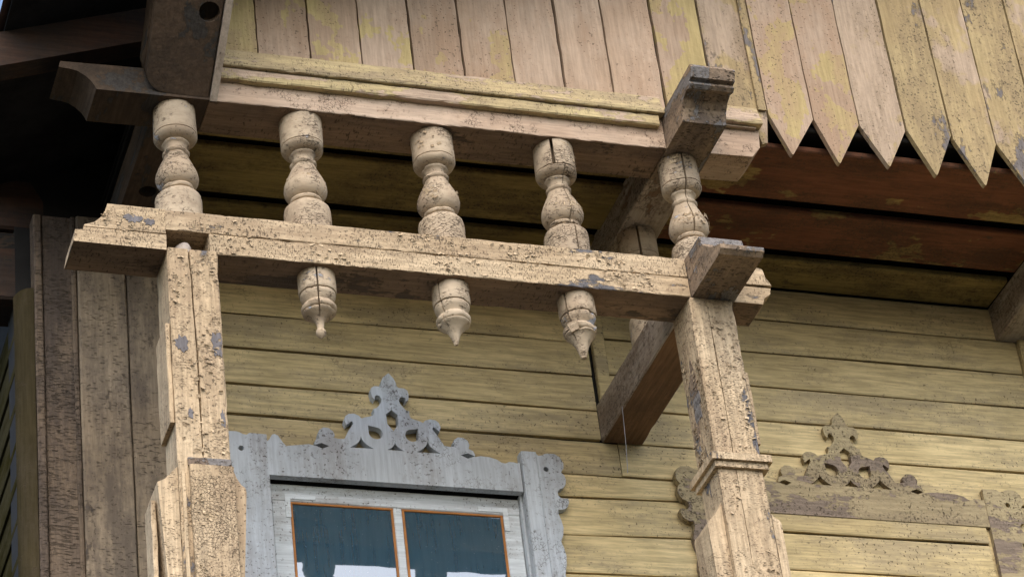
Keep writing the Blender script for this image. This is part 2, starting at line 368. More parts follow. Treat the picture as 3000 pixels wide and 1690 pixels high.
# ------------------------------------------------------------------ side wall, receding at the far left
sw = thing('side_wall', (-1.33, 3.0, 0), 'greenish side wall of the house receding at the far left edge', 'wall')
timber('sheathing', rect(-1.335, -1.2, .02, 9.0), 'Y', D + .21, 8.0, 'void', sw, step=9)
z = 8.36
while z > 6.3:
    h = .17
    zz = z
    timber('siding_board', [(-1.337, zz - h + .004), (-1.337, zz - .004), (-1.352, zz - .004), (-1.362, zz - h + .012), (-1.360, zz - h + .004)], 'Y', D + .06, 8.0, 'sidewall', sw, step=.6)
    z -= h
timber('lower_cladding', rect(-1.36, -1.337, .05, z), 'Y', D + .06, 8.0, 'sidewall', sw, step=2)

# ------------------------------------------------------------------ corner pilaster
pil = thing('corner_pilaster', (-1.05, 1.0, 0), 'broad brown vertical-board pilaster with black mildew behind the left post', 'pilaster')
def tall(name, x0, x1, y0, mat, z0=.05, z1=8.72, ch=.006):
    return timber(name, rect(x0, x1, y0, D + .02, ch), 'Z', z0, z1, mat, pil, step=.25, jit=.002)
tall('board', -1.128, -.934, .985, 'pilaster')
tall('board', -.929, -.745, .988, 'pilaster')
tall('board', -.741, -.60, .988, 'pilaster')
tall('edge_board', -1.262, -1.135, 1.005, 'pilaster_dark')
tall('fillet', -1.150, -1.129, .996, 'pilaster_dark')
tall('fillet', -1.300, -1.266, .998, 'pilaster_dark')
cv = [(-1.302 - .066 * math.sin(math.radians(a)), 1.005 + .085 * (1 - math.cos(math.radians(a)))) for a in range(0, 91, 10)]
timber('rounded_corner_board', cv + [(-1.36, D + .06), (-1.302, D + .06)], 'Z', .05, 8.36, 'olive', pil, step=.25, jit=.002)

# ------------------------------------------------------------------ soffit under the porch roof
sof = thing('porch_soffit', (1.1, .6, ZS), 'rust-red and ochre painted soffit boards above the wall, in deep shade', 'soffit')
for (y0, y1) in ((.10, .44), (.505, .785), (.850, 1.062)):
    timber('soffit_board', rect(y0, y1, ZS, ZS + .03, .006), 'X', 1.242, 3.03, 'soffit_red' if y0 < .8 else 'soffit_ochre', sof, step=.2, wear=(.0 if y0 < .2 else .04))
for (y0, y1) in ((.21, .405), (.46, .765), (.83, 1.062)):
    timber('soffit_board', rect(y0, y1, ZS, ZS + .03, .006), 'X', -.80, 1.062, 'soffit_ochre', sof, step=.2)
timber('soffit_backing', rect(.06, 1.20, ZS + .075, ZS + .10), 'X', -1.0, 7.0, 'void', sof, step=9)
timber('cross_beam', rect(3.035, 3.21, 8.56, 8.74, .006), 'Y', .06, D - .001, 'side_y', sof)
for (y0, y1) in ((.10, .44), (.505, .785), (.850, 1.062)):
    timber('soffit_board', rect(y0, y1, ZS, ZS + .03, .006), 'X', 3.215, 7.0, 'soffit_red', sof, step=.5)

# ------------------------------------------------------------------ porch frame
fr = thing('wooden_porch', (.1, .09, 0), 'cream timber porch frame of posts, beams and turned balusters with hanging finials', 'porch')
T = .182
Z0, Z1, ZM = 7.869, 8.050, 7.960
UB = 8.591
# lower beam: two pieces one above the other
def arc(cx, cz, r, a0, a1, n): return [(cx + r * math.cos(math.radians(a0 + (a1 - a0) * i / n)), cz + r * math.sin(math.radians(a0 + (a1 - a0) * i / n))) for i in range(n + 1)]
def beam_x(name, x0, x1, z0, z1, y0, y1, mat, step=.03, jit=.0016, chip=.005, ch=.003, under=None):
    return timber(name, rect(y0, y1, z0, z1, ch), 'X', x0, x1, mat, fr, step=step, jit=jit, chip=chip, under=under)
tr = beam_x('top_rail', -1.0, 1.058, ZM + .0015, Z1, 0, T, 'beam_x')
# sawn left end of the top rail
e = [(-1.0, ZM - .018), (-1.0, Z1 - .001), (-1.214, Z1 + .003), (-1.222, Z1 - .03), (-1.240, Z1 - .062), (-1.262, Z1 - .086), (-1.300, Z1 - .100), (-1.304, ZM - .018)]
plate('rail_end', e, [], 'Y', .0005, T, 'beam_x', fr, jit=.003)
e2 = [(-1.0, Z0), (-1.0, ZM - .024), (-1.304, ZM - .021), (-1.306, ZM - .034), (-1.335, ZM - .036), (-1.343, Z0 + .002)]
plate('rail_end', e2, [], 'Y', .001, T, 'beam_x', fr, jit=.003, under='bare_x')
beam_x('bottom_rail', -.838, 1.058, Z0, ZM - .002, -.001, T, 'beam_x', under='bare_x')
timber('hole_dark_sheet', rect(T - .012, T - .004, Z0 + .004, ZM - .002), 'X', -1.0, -.838, 'void', fr)  # near-black sheet added at the back of the hole for its shade
# right ends of the rails beyond the cross beam
e = [(1.245, Z0 + .085), (1.245, Z1 - .012), (1.372, Z1 - .012), (1.386, Z1 - .02), (1.392, Z1 - .055), (1.412, Z1 - .09), (1.414, Z0 + .088)]
plate('rail_end', e, [], 'Y', .0, T - .02, 'beam_x', fr, jit=.003)
e = [(1.245, Z0), (1.245, Z0 + .08), (1.408, Z0 + .08), (1.404, Z0 + .05), (1.375, Z0 + .03), (1.365, Z0)]
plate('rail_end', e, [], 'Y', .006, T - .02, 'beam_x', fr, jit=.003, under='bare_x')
# cross beams running back to the wall, carved noses in front
XB0, XB1 = 1.063, 1.243
low_nose = [(.19, Z0), (.19, Z1), (-.150, Z1), (-.158, 8.02), (-.172, 7.99), (-.19, 7.978), (-.24, 7.935), (-.300, 7.905), (-.318, 7.897), (-.316, 7.88), (-.296, Z0 - .003), (.0, Z0 - .001)]
plate('beam_nose', low_nose, [], 'X', XB0, XB1, 'stub_y', fr, jit=.002)
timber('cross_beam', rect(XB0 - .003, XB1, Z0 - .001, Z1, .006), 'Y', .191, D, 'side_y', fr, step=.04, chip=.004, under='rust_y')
ub_nose = [(.21, UB), (.21, UB + .17), (-.330, UB + .17), (-.340, 8.745), (-.322, 8.705), (-.300, 8.700), (-.308, 8.682), (-.292, 8.672), (-.262, 8.684), (-.228, 8.672), (-.200, 8.645), (-.188, 8.618), (-.180, UB)]
plate('beam_nose', ub_nose, [], 'X', XB0 + .004, XB1 + .012, 'stub_y', fr, jit=.002)
timber('cross_beam', rect(XB0, XB1, UB, UB + .17, .006), 'Y', .211, D, 'side_y', fr, step=.04)
# left upper cross beam with a bored hole in its underside
hole = [(-.915 + .036 * math.cos(a * math.pi / 8), .612 + .036 * math.sin(a * math.pi / 8)) for a in range(16)]
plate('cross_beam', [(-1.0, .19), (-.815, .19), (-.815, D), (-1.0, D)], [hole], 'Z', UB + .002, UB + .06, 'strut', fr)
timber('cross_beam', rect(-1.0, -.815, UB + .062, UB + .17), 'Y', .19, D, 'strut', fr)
# upper beam
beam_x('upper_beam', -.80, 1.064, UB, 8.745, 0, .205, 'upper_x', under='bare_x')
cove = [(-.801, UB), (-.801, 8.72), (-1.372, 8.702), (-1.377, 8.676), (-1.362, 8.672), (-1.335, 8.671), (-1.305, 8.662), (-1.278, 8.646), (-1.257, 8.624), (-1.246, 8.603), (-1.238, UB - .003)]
plate('beam_end', cove, [], 'Y', .002, .20, 'strut', fr, jit=.003)  # same beam in the darkened strut tone: its deep shade is painted in
e = [(1.257, UB), (1.257, 8.745), (1.49, 8.745), (1.487, 8.70), (1.48, 8.645), (1.44, UB + .004)]
plate('beam_end', e, [], 'Y', .0, .17, 'upper_x', fr, jit=.003)
def mould(x0, x1):
    timber('moulding', [(.015, 8.684), (-.026, 8.684), (-.031, 8.690), (-.031, 8.729), (-.028, 8.735), (.015, 8.735)], 'X', x0, x1, 'mould_x', fr, step=.03, jit=.002, chip=.004)
def mould2(x0, x1):
    timber('moulding', [(.018, 8.7375), (-.040, 8.7375), (-.044, 8.741), (-.046, 8.752), (-.030, 8.785), (-.012, 8.842), (.018, 8.842)], 'X', x0, x1, 'mould_x', fr, step=.03, jit=.002, chip=.003)
mould(-.782, 1.040); mould2(-.782, 1.064); mould2(1.259, 1.492)
timber('moulding', [(.015, 8.728), (-.02, 8.728), (-.02, 8.736), (.015, 8.736)], 'X', 1.259, 1.47, 'mould_x', fr, step=.03, jit=.002)

# balusters and hanging finials
BAL = [(0, .0885), (.105, .0885), (.119, .086), (.132, .075), (.141, .063), (.142, .055), (.150, .054), (.153, .060), (.160, .063), (.168, .060), (.170, .057), (.172, .061), (.185, .074), (.200, .081), (.215, .083), (.235, .080), (.260, .071), (.285, .060), (.305, .051), (.325, .044), (.327, .047), (.333, .0515), (.338, .0515), (.343, .047), (.345, .043), (.355, .041), (.365, .044), (.370, .048), (.372, .051), (.377, .053), (.382, .050), (.384, .049), (.386, .056), (.392, .070), (.400, .078), (.409, .0825), (.4155, .083), (.416, .0795), (.419, .0795), (.4195, .083), (.480, .0825), (.541, .0815)]
FRONT = -math.pi / 2
specs = [(-.925, .09, ()), (-.428, .09, ((FRONT + .9, .18, .30, .012, .05),)), (.105, .09, ()),
         (.613, .09, ((FRONT - .42, .43, .545, .05, .08), (FRONT + .10, .0, .415, .02, .035))), (1.150, .095, ((FRONT - .12, .17, .545, .025, .05),)), (1.150, .60, ((FRONT - .3, .30, .545, .03, .06),))]
for x, y, cr in specs:
    lathe('baluster', BAL, x, y, Z1 - .001, 'baluster', fr, cracks=cr, wob=.0035, tilt=(random.uniform(-.012, .012), random.uniform(-.01, .01)), scale=random.uniform(.975, 1.02))
PT = [(0, .0715), (-.074, .0715), (-.081, .069), (-.082, .062), (-.085, .066), (-.095, .067), (-.105, .064), (-.115, .056), (-.124, .052), (-.129, .054), (-.135, .061), (-.142, .066), (-.152, .066), (-.158, .063), (-.1595, .059), (-.163, .0625), (-.168, .061)]
TIPB = [(-.172, .056), (-.178, .046), (-.186, .032), (-.196, .021), (-.21, .0155), (-.232, .0125), (-.238, .015), (-.245, .0185), (-.253, .019), (-.262, .016), (-.27, .008), (-.275, .002)]
TIPP = [(-.172, .056), (-.180, .046), (-.192, .034), (-.205, .0245), (-.22, .0175), (-.24, .011), (-.255, .007)]
def rev(p): return list(reversed(p))
lathe('hanging_finial', rev(PT + TIPB), -.414, .09, Z0, 'baluster', fr, cracks=((FRONT - .25, -.195, .01, .03, .05),))
lathe('hanging_finial', rev(PT + TIPP), .110, .09, Z0, 'baluster', fr, cracks=((FRONT - 1.0, -.19, .01, .02, .05),), wob=.003)
lathe('hanging_finial', rev(PT + [(-.172, .054), (-.185, .044), (-.2, .034), (-.22, .024), (-.245, .0165), (-.268, .010), (-.272, .004)]), .616, .09, Z0, 'baluster', fr, cracks=((FRONT - 1.0, -.19, .01, .03, .07),), wob=.003)
# split-off sliver on the right-hand finial
sv = [(.553, .062, 7.735), (.585, .030, 7.738), (.590, .034, 7.70), (.566, .055, 7.695), (.556, .085, 7.728), (.588, .075, 7.732), (.590, .08, 7.70), (.568, .09, 7.69)]
recalc(link('split_sliver', sv, [(0, 1, 2, 3), (4, 7, 6, 5), (0, 4, 5, 1), (1, 5, 6, 2), (2, 6, 7, 3), (3, 7, 4, 0)], 'baluster', fr))

# posts
def post(x0, x1, ztop, cr, mat='post_z'):
    """cr(z) -> (x offset of the drying crack, half width) or None"""
    def pf(t):
        zz = .02 + (ztop - .02) * t
        cx, w = cr(zz)
        c = .006
        return [(x0 + c, 0), (cx - w, 0), (cx + w * .1, .030 if w > .0008 else .0), (cx + w, 0), (x1 - c, 0), (x1, c), (x1, T - c), (x1 - c, T), (x0 + c, T), (x0, T - c), (x0, c)]
    return timber('post', pf, 'Z', .02, ztop, mat, fr, step=.035, jit=.0016, chip=.004)
def crackL(z):
    x = -.918 + (7.9 - z) * .014 + .006 * noise.noise(Vector((0, 3.3, z * 2.2))) + .0016 * noise.noise(Vector((5, 0, z * 17)))
    w = .0034 + .0022 * noise.noise(Vector((9, 0, z * 6))) if z > 6.98 else .0003
    return x, max(w, .0003)
pl = post(-1.0, -.811, 7.879, crackL)
def crackR(z):
    x = 1.118 + .010 * noise.noise(Vector((2, 1.3, z * 2.0))) + .0016 * noise.noise(Vector((5, 7, z * 17)))
    w = .0016 + .0034 * noise.noise(Vector((4, 1, z * 3.1)))
    return x, max(w, .0003)
pr = post(1.05, 1.233, Z0 - .002, crackR)
# left post dressings
def wing(par, pts, y0, y1, name='wing', mat='wing_z'):
    return plate(name, pts, [], 'Y', y0, y1, mat, par, jit=.003)
wing(pl, [(-1.001, 6.952), (-1.012, 6.938), (-1.03, 6.915), (-1.048, 6.896), (-1.073, 6.882), (-1.073, 6.86), (-1.062, 6.70), (-1.05, 6.48), (-1.045, 5.5), (-1.001, 5.5)], .012, T - .012)
wing(pl, [(-.810, 6.975), (-.801, 6.945), (-.793, 6.915), (-.778, 6.89), (-.762, 6.876), (-.760, 6.86), (-.772, 6.70), (-.788, 6.48), (-.79, 5.5), (-.810, 5.5)], .006, T - .012)
timber('panel', rect(-.963, -.806, -.022, .0, .004), 'Z', 5.5, 6.945, 'panel_z', pl, step=.03, jit=.002, chip=.004)
timber('panel_cap', rect(-.966, -.812, -.012, .0, .003), 'Z', 6.947, 6.978, 'stub_y', pl, step=.02, jit=.002)
timber('fillet', rect(-.992, -.978, -.008, .0, .002), 'Z', 5.5, 6.92, 'wing_z', pl, step=.05)
timber('side_board', rect(-1.018, -1.001, .010, T - .01, .003), 'Z', 7.13, 7.55, 'wing_z', pl, step=.03, jit=.002, chip=.004)
timber('side_board', rect(-1.092, -1.074, .05, T - .03, .003), 'Z', 5.5, 6.83, 'wing_z', pl, step=.03, jit=.002, chip=.004)
lathe('peg', [(0, .032), (.045, .031), (.056, .026), (.062, .012)], -.925, .055, 7.876, 'peg', pl, seg=20)
# right post dressings: a collar of two fillets, wings below, loose side board
def ring(z0, z1, o, name='collar'):
    x0, x1, y0, y1 = 1.05 - o, 1.233 + o, -o, T + o
    pf = rect(x0, x1, y0, y1, .004)
    return timber(name, pf, 'Z', z0, z1, 'post_z', pr, step=.02, jit=.0015)
ring(7.120, 7.150, .030); ring(7.095, 7.1195, .016)
wing(pr, [(1.049, 6.965), (1.04, 6.945), (1.022, 6.918), (1.0, 6.892), (.984, 6.877), (.981, 6.86), (.985, 6.60), (.985, 5.5), (1.049, 5.5)], .028, T - .012)
wing(pr, [(1.234, 6.915), (1.245, 6.90), (1.262, 6.890), (1.270, 6.878), (1.270, 6.60), (1.268, 5.5), (1.234, 5.5)], .006, T - .012)
timber('side_board', rect(1.2345, 1.254, .02, T - .02, .003), 'Z', 7.23, 7.55, 'post_z', pr, step=.03, jit=.002, chip=.004)

# lifted flakes of paint on rails, posts and turnings: far too many to count
rg = random.Random(11); fv, ff = [], []
def flake(c, t, u, n, w, h, lift):
    """c corner centre on the surface, t along, u up, n outwards; the free edge stands off the wood"""
    b = len(fv)
    for k, (f, l) in enumerate(((0, .0008), (.55, .35), (1, 1))):
        for sgn in (-1, 1):
            fv.append(c + t * (sgn * w * (.5 + .15 * rg.random())) + u * (h * f * (.85 + .3 * rg.random())) + n * (.0006 + lift * l * (.7 + .6 * rg.random())))
    ff.extend([(b, b + 1, b + 3, b + 2), (b + 2, b + 3, b + 5, b + 4)])
XV, YV, ZV = Vector((1, 0, 0)), Vector((0, 1, 0)), Vector((0, 0, 1))
def want(v, thr): return noise.noise(v * 4.3 + Vector((3, 8, 1))) + .5 * noise.noise(v * 17) > thr
def scatter(n, pick, thr, amp=1.0):
    k = tries = 0
    while k < n and tries < n * 30:
        tries += 1; c, t, u, nn = pick()
        if not want(c, thr) or (-1.005 < c.x < -.83 and c.z > 7.87 and c.z < 7.972 and c.y < .01): continue
        a = rg.uniform(-.6, .6); t2 = t * math.cos(a) + u * math.sin(a); u2 = u * math.cos(a) - t * math.sin(a)
        if rg.random() < .5: u2 = -u2
        flake(c, t2, u2, nn, rg.uniform(.005, .016), rg.uniform(.005, .012), rg.uniform(.0015, .006) * amp); k += 1
scatter(230, lambda: (Vector((rg.uniform(-1.28, 1.05), -.001, rg.uniform(Z0 + .01, Z1 - .01))), XV, ZV, -YV), .05)
scatter(130, lambda: (Vector((rg.uniform(-.99, -.82), -.001, rg.uniform(6.99, 7.86))), XV, ZV, -YV), .08)
scatter(70, lambda: (Vector((rg.uniform(-.95, -.82), -.023, rg.uniform(6.4, 6.93))), XV, ZV, -YV), .0)
scatter(120, lambda: (Vector((rg.uniform(1.06, 1.225), -.001, rg.uniform(6.4, 7.85))), XV, ZV, -YV), .05)
scatter(120, lambda: (Vector((1.049, rg.uniform(.01, .17), rg.uniform(7.15, 7.8))), YV, ZV, -XV), .0)
def on_turning(x, y, z0, z1, r):
    a = rg.uniform(-math.pi, 0); n = Vector((math.cos(a), math.sin(a), .15)).normalized()
    return Vector((x, y, rg.uniform(z0, z1))) + Vector((math.cos(a), math.sin(a), 0)) * r, Vector((-math.sin(a), math.cos(a), 0)), ZV, n
for bx in (-.428, .105, .613, 1.15):
    scatter(36, lambda: on_turning(bx, .09, Z1 + .20, Z1 + .245, .079), -.15, .35)
    scatter(14, lambda: on_turning(bx, .09, Z1 + .43, Z1 + .53, .082), .0, .35)
fo = link('paint_flakes', fv, ff, 'wing_z', fr); fo['kind'] = 'stuff'

# spots where the paint has come away to bare grey wood
def patch(par, cx, cz, w, h, plane, axis, mat, seed):
    r2 = random.Random(seed); pts = []
    for i in range(22):
        a = 2 * math.pi * i / 22; k = .62 + .55 * r2.random()
        pts.append((cx + w * k * math.cos(a), cz + h * k * math.sin(a)))
    d0, d1 = (plane - .0009, plane + .003)
    return plate('bare_patch', pts, [], axis, d0, d1, mat, par)
patch(pl, -.962, 7.462, .026, .038, -.0012, 'Y', 'bare_grey', 3); patch(pl, -.835, 7.465, .020, .062, -.0012, 'Y', 'bare_grey', 5)
patch(pl, -.945, 7.165, .011, .026, -.0012, 'Y', 'bare_grey', 8); patch(pl, -.83, 7.15, .010, .040, -.0012, 'Y', 'bare_grey', 9)
patch(tr, -1.12, 7.995, .04, .020, -.0012, 'Y', 'bare_grey', 12); patch(tr, -1.06, 7.985, .022, .016, -.0012, 'Y', 'bare_grey', 14)
patch(pr, .085, 7.47, .040, .15, 1.0488, 'X', 'stub_y', 21); patch(pr, .13, 7.30, .025, .09, 1.0488, 'X', 'stub_y', 23)

# ------------------------------------------------------------------ gable planks
gab = thing('gable_cladding', (1.0, .03, 8.7), 'vertical gable planks above the upper beam, pointed like pickets at their right-hand ends', 'plank cladding')
def roofz(x): return 8.87 + .36 * (x + 1.57) if x < 4.6 else 8.87 + .36 * (4.6 + 1.57) - .36 * (x - 4.6)
seams = [-.81, -.591, -.378, -.169, .044, .256, .466, .678, .887, 1.105, 1.328, 1.558, 1.763, 1.972, 2.187, 2.398, 2.604, 2.817, 3.03]
while seams[-1] < 6.4: seams.append(seams[-1] + .213)
ptip = {1.558: (1.637, 8.648), 1.763: (1.845, 8.632), 1.972: (2.076, 8.648), 2.187: (2.284, 8.625), 2.398: (2.504, 8.600)}
for i in range(len(seams) - 1):
    x0, x1 = seams[i], seams[i + 1]
    gp = random.uniform(.0035, .007) if i != 9 else .011
    y0 = .026 + random.uniform(-.004, .004); y1 = y0 + .024
    zl, zr = roofz(x0) - .004, roofz(x1) - .004
    pts = []
    nb = 14
    xl, xr = x0 + gp, x1 - gp * .6
    yellow = x0 > 1.9 or (x0 > 1.3 and x0 < 1.5)
    if x0 < 1.5:
        zb = 8.80 if x0 < 1.3 else 8.66
        base = [(xl, zb), (xr, zb)] if x0 < 1.3 else [(xl, 8.75), (1.50, 8.75), (1.51, 8.69), (1.535, 8.70), (xr, 8.83)]
    else:
        tip = ptip.get(x0, ((x0 + x1) / 2, 8.625)); zn = 8.845 - .02 * (x0 > 2.3)
        base = [(xl, zn + .004), (tip[0] - .006, tip[1] + .006), (tip[0], tip[1]), (tip[0] + .005, tip[1] + .006), (xr, zn)]
    right = [(xr + .0012 * math.sin(q * 2.1 + i) * 1, base[-1][1] + (zr - base[-1][1]) * q / nb) for q in range(1, nb)]
    left = [(xl + .0012 * math.sin(q * 1.7 + i * 2), base[0][1] + (zl - base[0][1]) * q / nb) for q in range(nb - 1, 0, -1)]
    o = plate('plank', base + right + [(xr, zr), (xl, zl)] + left, [], 'Y', y0, y1, 'plank_y' if yellow else 'plank', gab, jit=.001)
    o['wear'] = (.10 if i in (1, 2, 3) else .06 if i == 4 else .0 if 5 <= i <= 8 else .11 if x0 < 2 else .02)
timber('seam_dark_sheet', rect(.056, .060, 8.83, 9.1, .001), 'X', -.80, 1.55, 'void', gab, step=9)  # near-black sheet added behind the planks so the seams look dark
# thin cover strip on the plank over the beam end
timber('cover_strip', rect(1.515, 1.552, .012, .0215, .002), 'Z', 8.86, 9.9, 'plank_y', gab, step=.05, jit=.001)

# ------------------------------------------------------------------ grey window with its carved surround
CREST = [(.679, 7.717), (.66, 7.712), (.645, 7.716), (.625, 7.716), (.608, 7.707), (.592, 7.711), (.575, 7.724), (.544, 7.732), (.505, 7.734), (.48, 7.728), (.483, 7.738), (.476, 7.757), (.458, 7.765), (.464, 7.785), (.458, 7.804), (.44, 7.817), (.418, 7.817), (.4, 7.803), (.394, 7.785), (.402, 7.774), (.381, 7.769), (.356, 7.771), (.345, 7.79), (.335, 7.812), (.323, 7.831), (.313, 7.846), (.318, 7.858), (.330, 7.848), (.342, 7.838), (.349, 7.86), (.343, 7.881), (.329, 7.892), (.307, 7.895), (.287, 7.887), (.276, 7.874), (.264, 7.88), (.239, 7.887), (.226, 7.893), (.221, 7.909), (.223, 7.925), (.209, 7.929), (.197, 7.943), (.186, 7.958), (.183, 7.975), (.190, 7.989), (.202, 7.993), (.211, 7.986), (.212, 7.970), (.224, 7.983), (.227, 8.009), (.223, 8.026), (.210, 8.035), (.189, 8.035), (.181, 8.041), (.177, 8.06), (.168, 8.081), (.150, 8.104)]
LEFTEND = [(-.306, 7.717), (-.317, 7.731), (-.337, 7.764), (-.35, 7.770), (-.361, 7.766), (-.374, 7.742), (-.385, 7.733)]
JAMB = [(.745, 7.768), (.757, 7.758), (.773, 7.761), (.785, 7.768), (.8, 7.772), (.83, 7.771), (.850, 7.756), (.861, 7.73), (.859, 7.705), (.846, 7.686), (.858, 7.672), (.863, 7.65), (.858, 7.628), (.845, 7.61), (.830, 7.606), (.820, 7.594), (.820, 7.576), (.830, 7.564), (.846, 7.562), (.862, 7.564), (.864, 7.545), (.855, 7.523), (.838, 7.510), (.812, 7.507), (.810, 7.485), (.820, 7.455), (.824, 7.425), (.818, 7.39), (.806, 7.358), (.815, 7.33), (.820, 7.295), (.816, 7.255), (.804, 7.205)]
zz = 7.205
while zz > 6.3:
    JAMB += [(.815, zz - .03), (.820, zz - .065), (.815, zz - .11), (.804, zz - .15)]; zz -= .15
XC = .1465
def circ(cx, cz, r, n=18): return [(cx + r * math.cos(2 * math.pi * i / n), cz + r * math.sin(2 * math.pi * i / n)) for i in range(n)]
def teardrop(cx, cz, r, px, pz):
    a = math.atan2(pz - cz, px - cx); return [(px, pz)] + [(cx + r * math.cos(a + t), cz + r * math.sin(a + t)) for t in [.7 + (2 * math.pi - 1.4) * i / 16 for i in range(17)]]
def concave_tri(cx, zt, zb, hw):
    pts = []
    for i in range(6): t = i / 5; pts.append((cx - hw * t ** 1.7 * 1.0, zt + (zb - zt) * t ** .85))
    pts[-1] = (cx - hw, zb)
    R_ = [(2 * cx - x, z) for x, z in reversed(pts[1:])]
    return pts + R_
def crest_holes(ox, oz):
    H = [[(.1465, 7.926), (.171, 7.905), (.170, 7.856), (.147, 7.825), (.123, 7.857), (.122, 7.903)],
         teardrop(.223, 7.809, .029, .252, 7.844), teardrop(.071, 7.809, .029, .041, 7.844),
         concave_tri(.007, 7.788, 7.733, .050), concave_tri(.148, 7.772, 7.733, .037), concave_tri(.287, 7.788, 7.733, .050),
         [(.452, 7.745), (.482, 7.732), (.450, 7.718), (.422, 7.732)], [(-.158, 7.745), (-.129, 7.732), (-.157, 7.718), (-.190, 7.732)]]
    return [[(x + ox, z + oz) for x, z in h] for h in H]
def head(par, ox, oz, ext, mat, y0, y1):
    r = [(x + ox + (ext if x > .55 else ext * max(0, (x - .49) / .06) if x > .49 else 0), z + oz) for x, z in CREST]
    r[0] = (.672 + ox + ext, r[0][1])
    l = [(2 * XC - x + ox, z + oz) for x, z in reversed(CREST[8:-1])]
    le = [(x + ox - ext, z + oz) for x, z in LEFTEND]
    bot = [(-.385 + ox - ext, 7.580 + oz), (.672 + ox + ext, 7.580 + oz)]
    out = r + l + le + bot
    return plate('carved_head', out, crest_holes(ox, oz), 'Y', y0, y1, mat, par, jit=.0015)
def jamb(par, ox, oz, mirror, mat, y0, y1, zb=6.3):
    J = [p for p in JAMB if p[1] > zb] + [(.81, zb), (.676, zb), (.676, 7.767)]
    J = [(x + ox, z + oz) for x, z in J]; h = circ(.783 + ox, 7.695 + oz, .0115)
    if mirror is not None:
        J = [(2 * mirror - x, z) for x, z in J]; h = [(2 * mirror - x, z) for x, z in h]
    return plate('scalloped_jamb', J, [h], 'Y', y0, y1, mat, par, jit=.0015)
win = thing('window', (.146, 1.06, 6.2), 'grey-blue painted window with pierced crest board and two dark glass panes', 'window')
head(win, 0, 0, 0, 'grey', 1.030, 1.064)
jamb(win, 0, 0, None, 'grey', 1.032, 1.064); jamb(win, 0, 0, XC, 'grey', 1.032, 1.064)
timber('jamb_strip', rect(.6775, .744, 1.018, 1.0315, .004), 'Z', 6.3, 7.766, 'grey', win, step=.05, jit=.001)
# reveals around the opening
timber('reveal', rect(-.384, -.372, 1.066, 1.20, .002), 'Z', 6.25, 7.585, 'grey', win, step=.2)
timber('reveal', rect(.6665, .6775, 1.066, 1.20, .002), 'Z', 6.25, 7.585, 'grey', win, step=.2)
timber('lintel_reveal', rect(1.066, 1.20, 7.590, 7.602, .002), 'X', -.37, .665, 'void', win, step=.2)
SY = 1.088
def sashbar(name, x0, x1, z0, z1, ax, y0=SY, y1=SY + .04, mat='sash'):
    if ax == 'X': return timber(name, rect(y0, y1, z0, z1, .004), 'X', x0, x1, mat, win, step=.05, jit=.0008)
    return timber(name, rect(x0, x1, y0, y1, .004), 'Z', z0, z1, mat, win, step=.05, jit=.0008)
sashbar('sash_rail', -.366, .6645, 7.500, 7.577, 'X')
sashbar('sash_stile', -.366, -.291, 6.30, 7.4995, 'Z', SY + .001)
sashbar('sash_stile', .593, .6645, 6.30, 7.4995, 'Z', SY + .001)
sashbar('muntin', .132, .168, 6.35, 7.4995, 'Z', SY + .003, SY + .03)
sashbar('sash_rail', -.290, .592, 6.30, 6.38, 'X', SY + .002)
def pane(x0, x1, zb, ztop):
    b = .0095
    for (nm, a) in (('glazing_bead', ('X', x0, x1, ztop - b, ztop)), ('glazing_bead', ('X', x0, x1, zb, zb + b))):
        timber(nm, rect(SY + .002, SY + .016, a[3], a[4], .002), 'X', a[1], a[2], 'bead', win, step=.1, jit=.0006)
    for xa in ((x0, x0 + b), (x1 - b, x1)):
        timber('glazing_bead', rect(xa[0], xa[1], SY + .002, SY + .0158, .002), 'Z', zb + b, ztop - b, 'bead', win, step=.1, jit=.0006)
    link('pane', [(x0, SY + .008, zb), (x1, SY + .008, zb), (x1, SY + .008, ztop), (x0, SY + .008, ztop), (x0, SY + .012, zb), (x1, SY + .012, zb), (x1, SY + .012, ztop), (x0, SY + .012, ztop)],
         [(0, 1, 2, 3), (7, 6, 5, 4), (0, 4, 5, 1), (1, 5, 6, 2), (2, 6, 7, 3), (3, 7, 4, 0)], 'glass', win)
pane(-.2905, .1315, 6.381, 7.4992); pane(.1685, .5925, 6.381, 7.4992)
def ell(x, z, s):
    w, a, b = .021, .125, .105
    pts = [(0, 0), (a, 0), (a, -w), (w, -w), (w, -b), (0, -b)]
    plate('corner_plate', [(x + s * px, z + pz) for px, pz in pts], [], 'Y', SY - .0035, SY, 'sash', win, jit=.001)
ell(-.312, 7.530, 1); ell(.614, 7.530, -1)
timber('sill', rect(.99, 1.16, 6.22, 6.262), 'X', -.48, .78, 'grey', win)

# ------------------------------------------------------------------ blind window, painted over in yellow
bw = thing('blind_window', (2.155, 1.06, 6.3), 'boarded-up blind window in flaking yellow paint with pierced crest board', 'blind window')
BX, BZ, EX = 2.0085, -.014, .095
head(bw, BX, BZ, EX, 'blind', 1.040, 1.0645)
jamb(bw, BX + .090, BZ, None, 'blind', 1.0375, 1.0645); jamb(bw, BX + .09, BZ, 2.155, 'blind', 1.031, 1.0645)
for za, zb in ((7.66, 7.481), (7.481, 7.302), (7.302, 7.125), (7.125, 6.95), (6.95, 6.77), (6.77, 6.60)):
    board(1.625, 2.755, za, zb, za + .002, zb + .004, bw, 'siding', y=1.046, th=.018, name='infill_board')

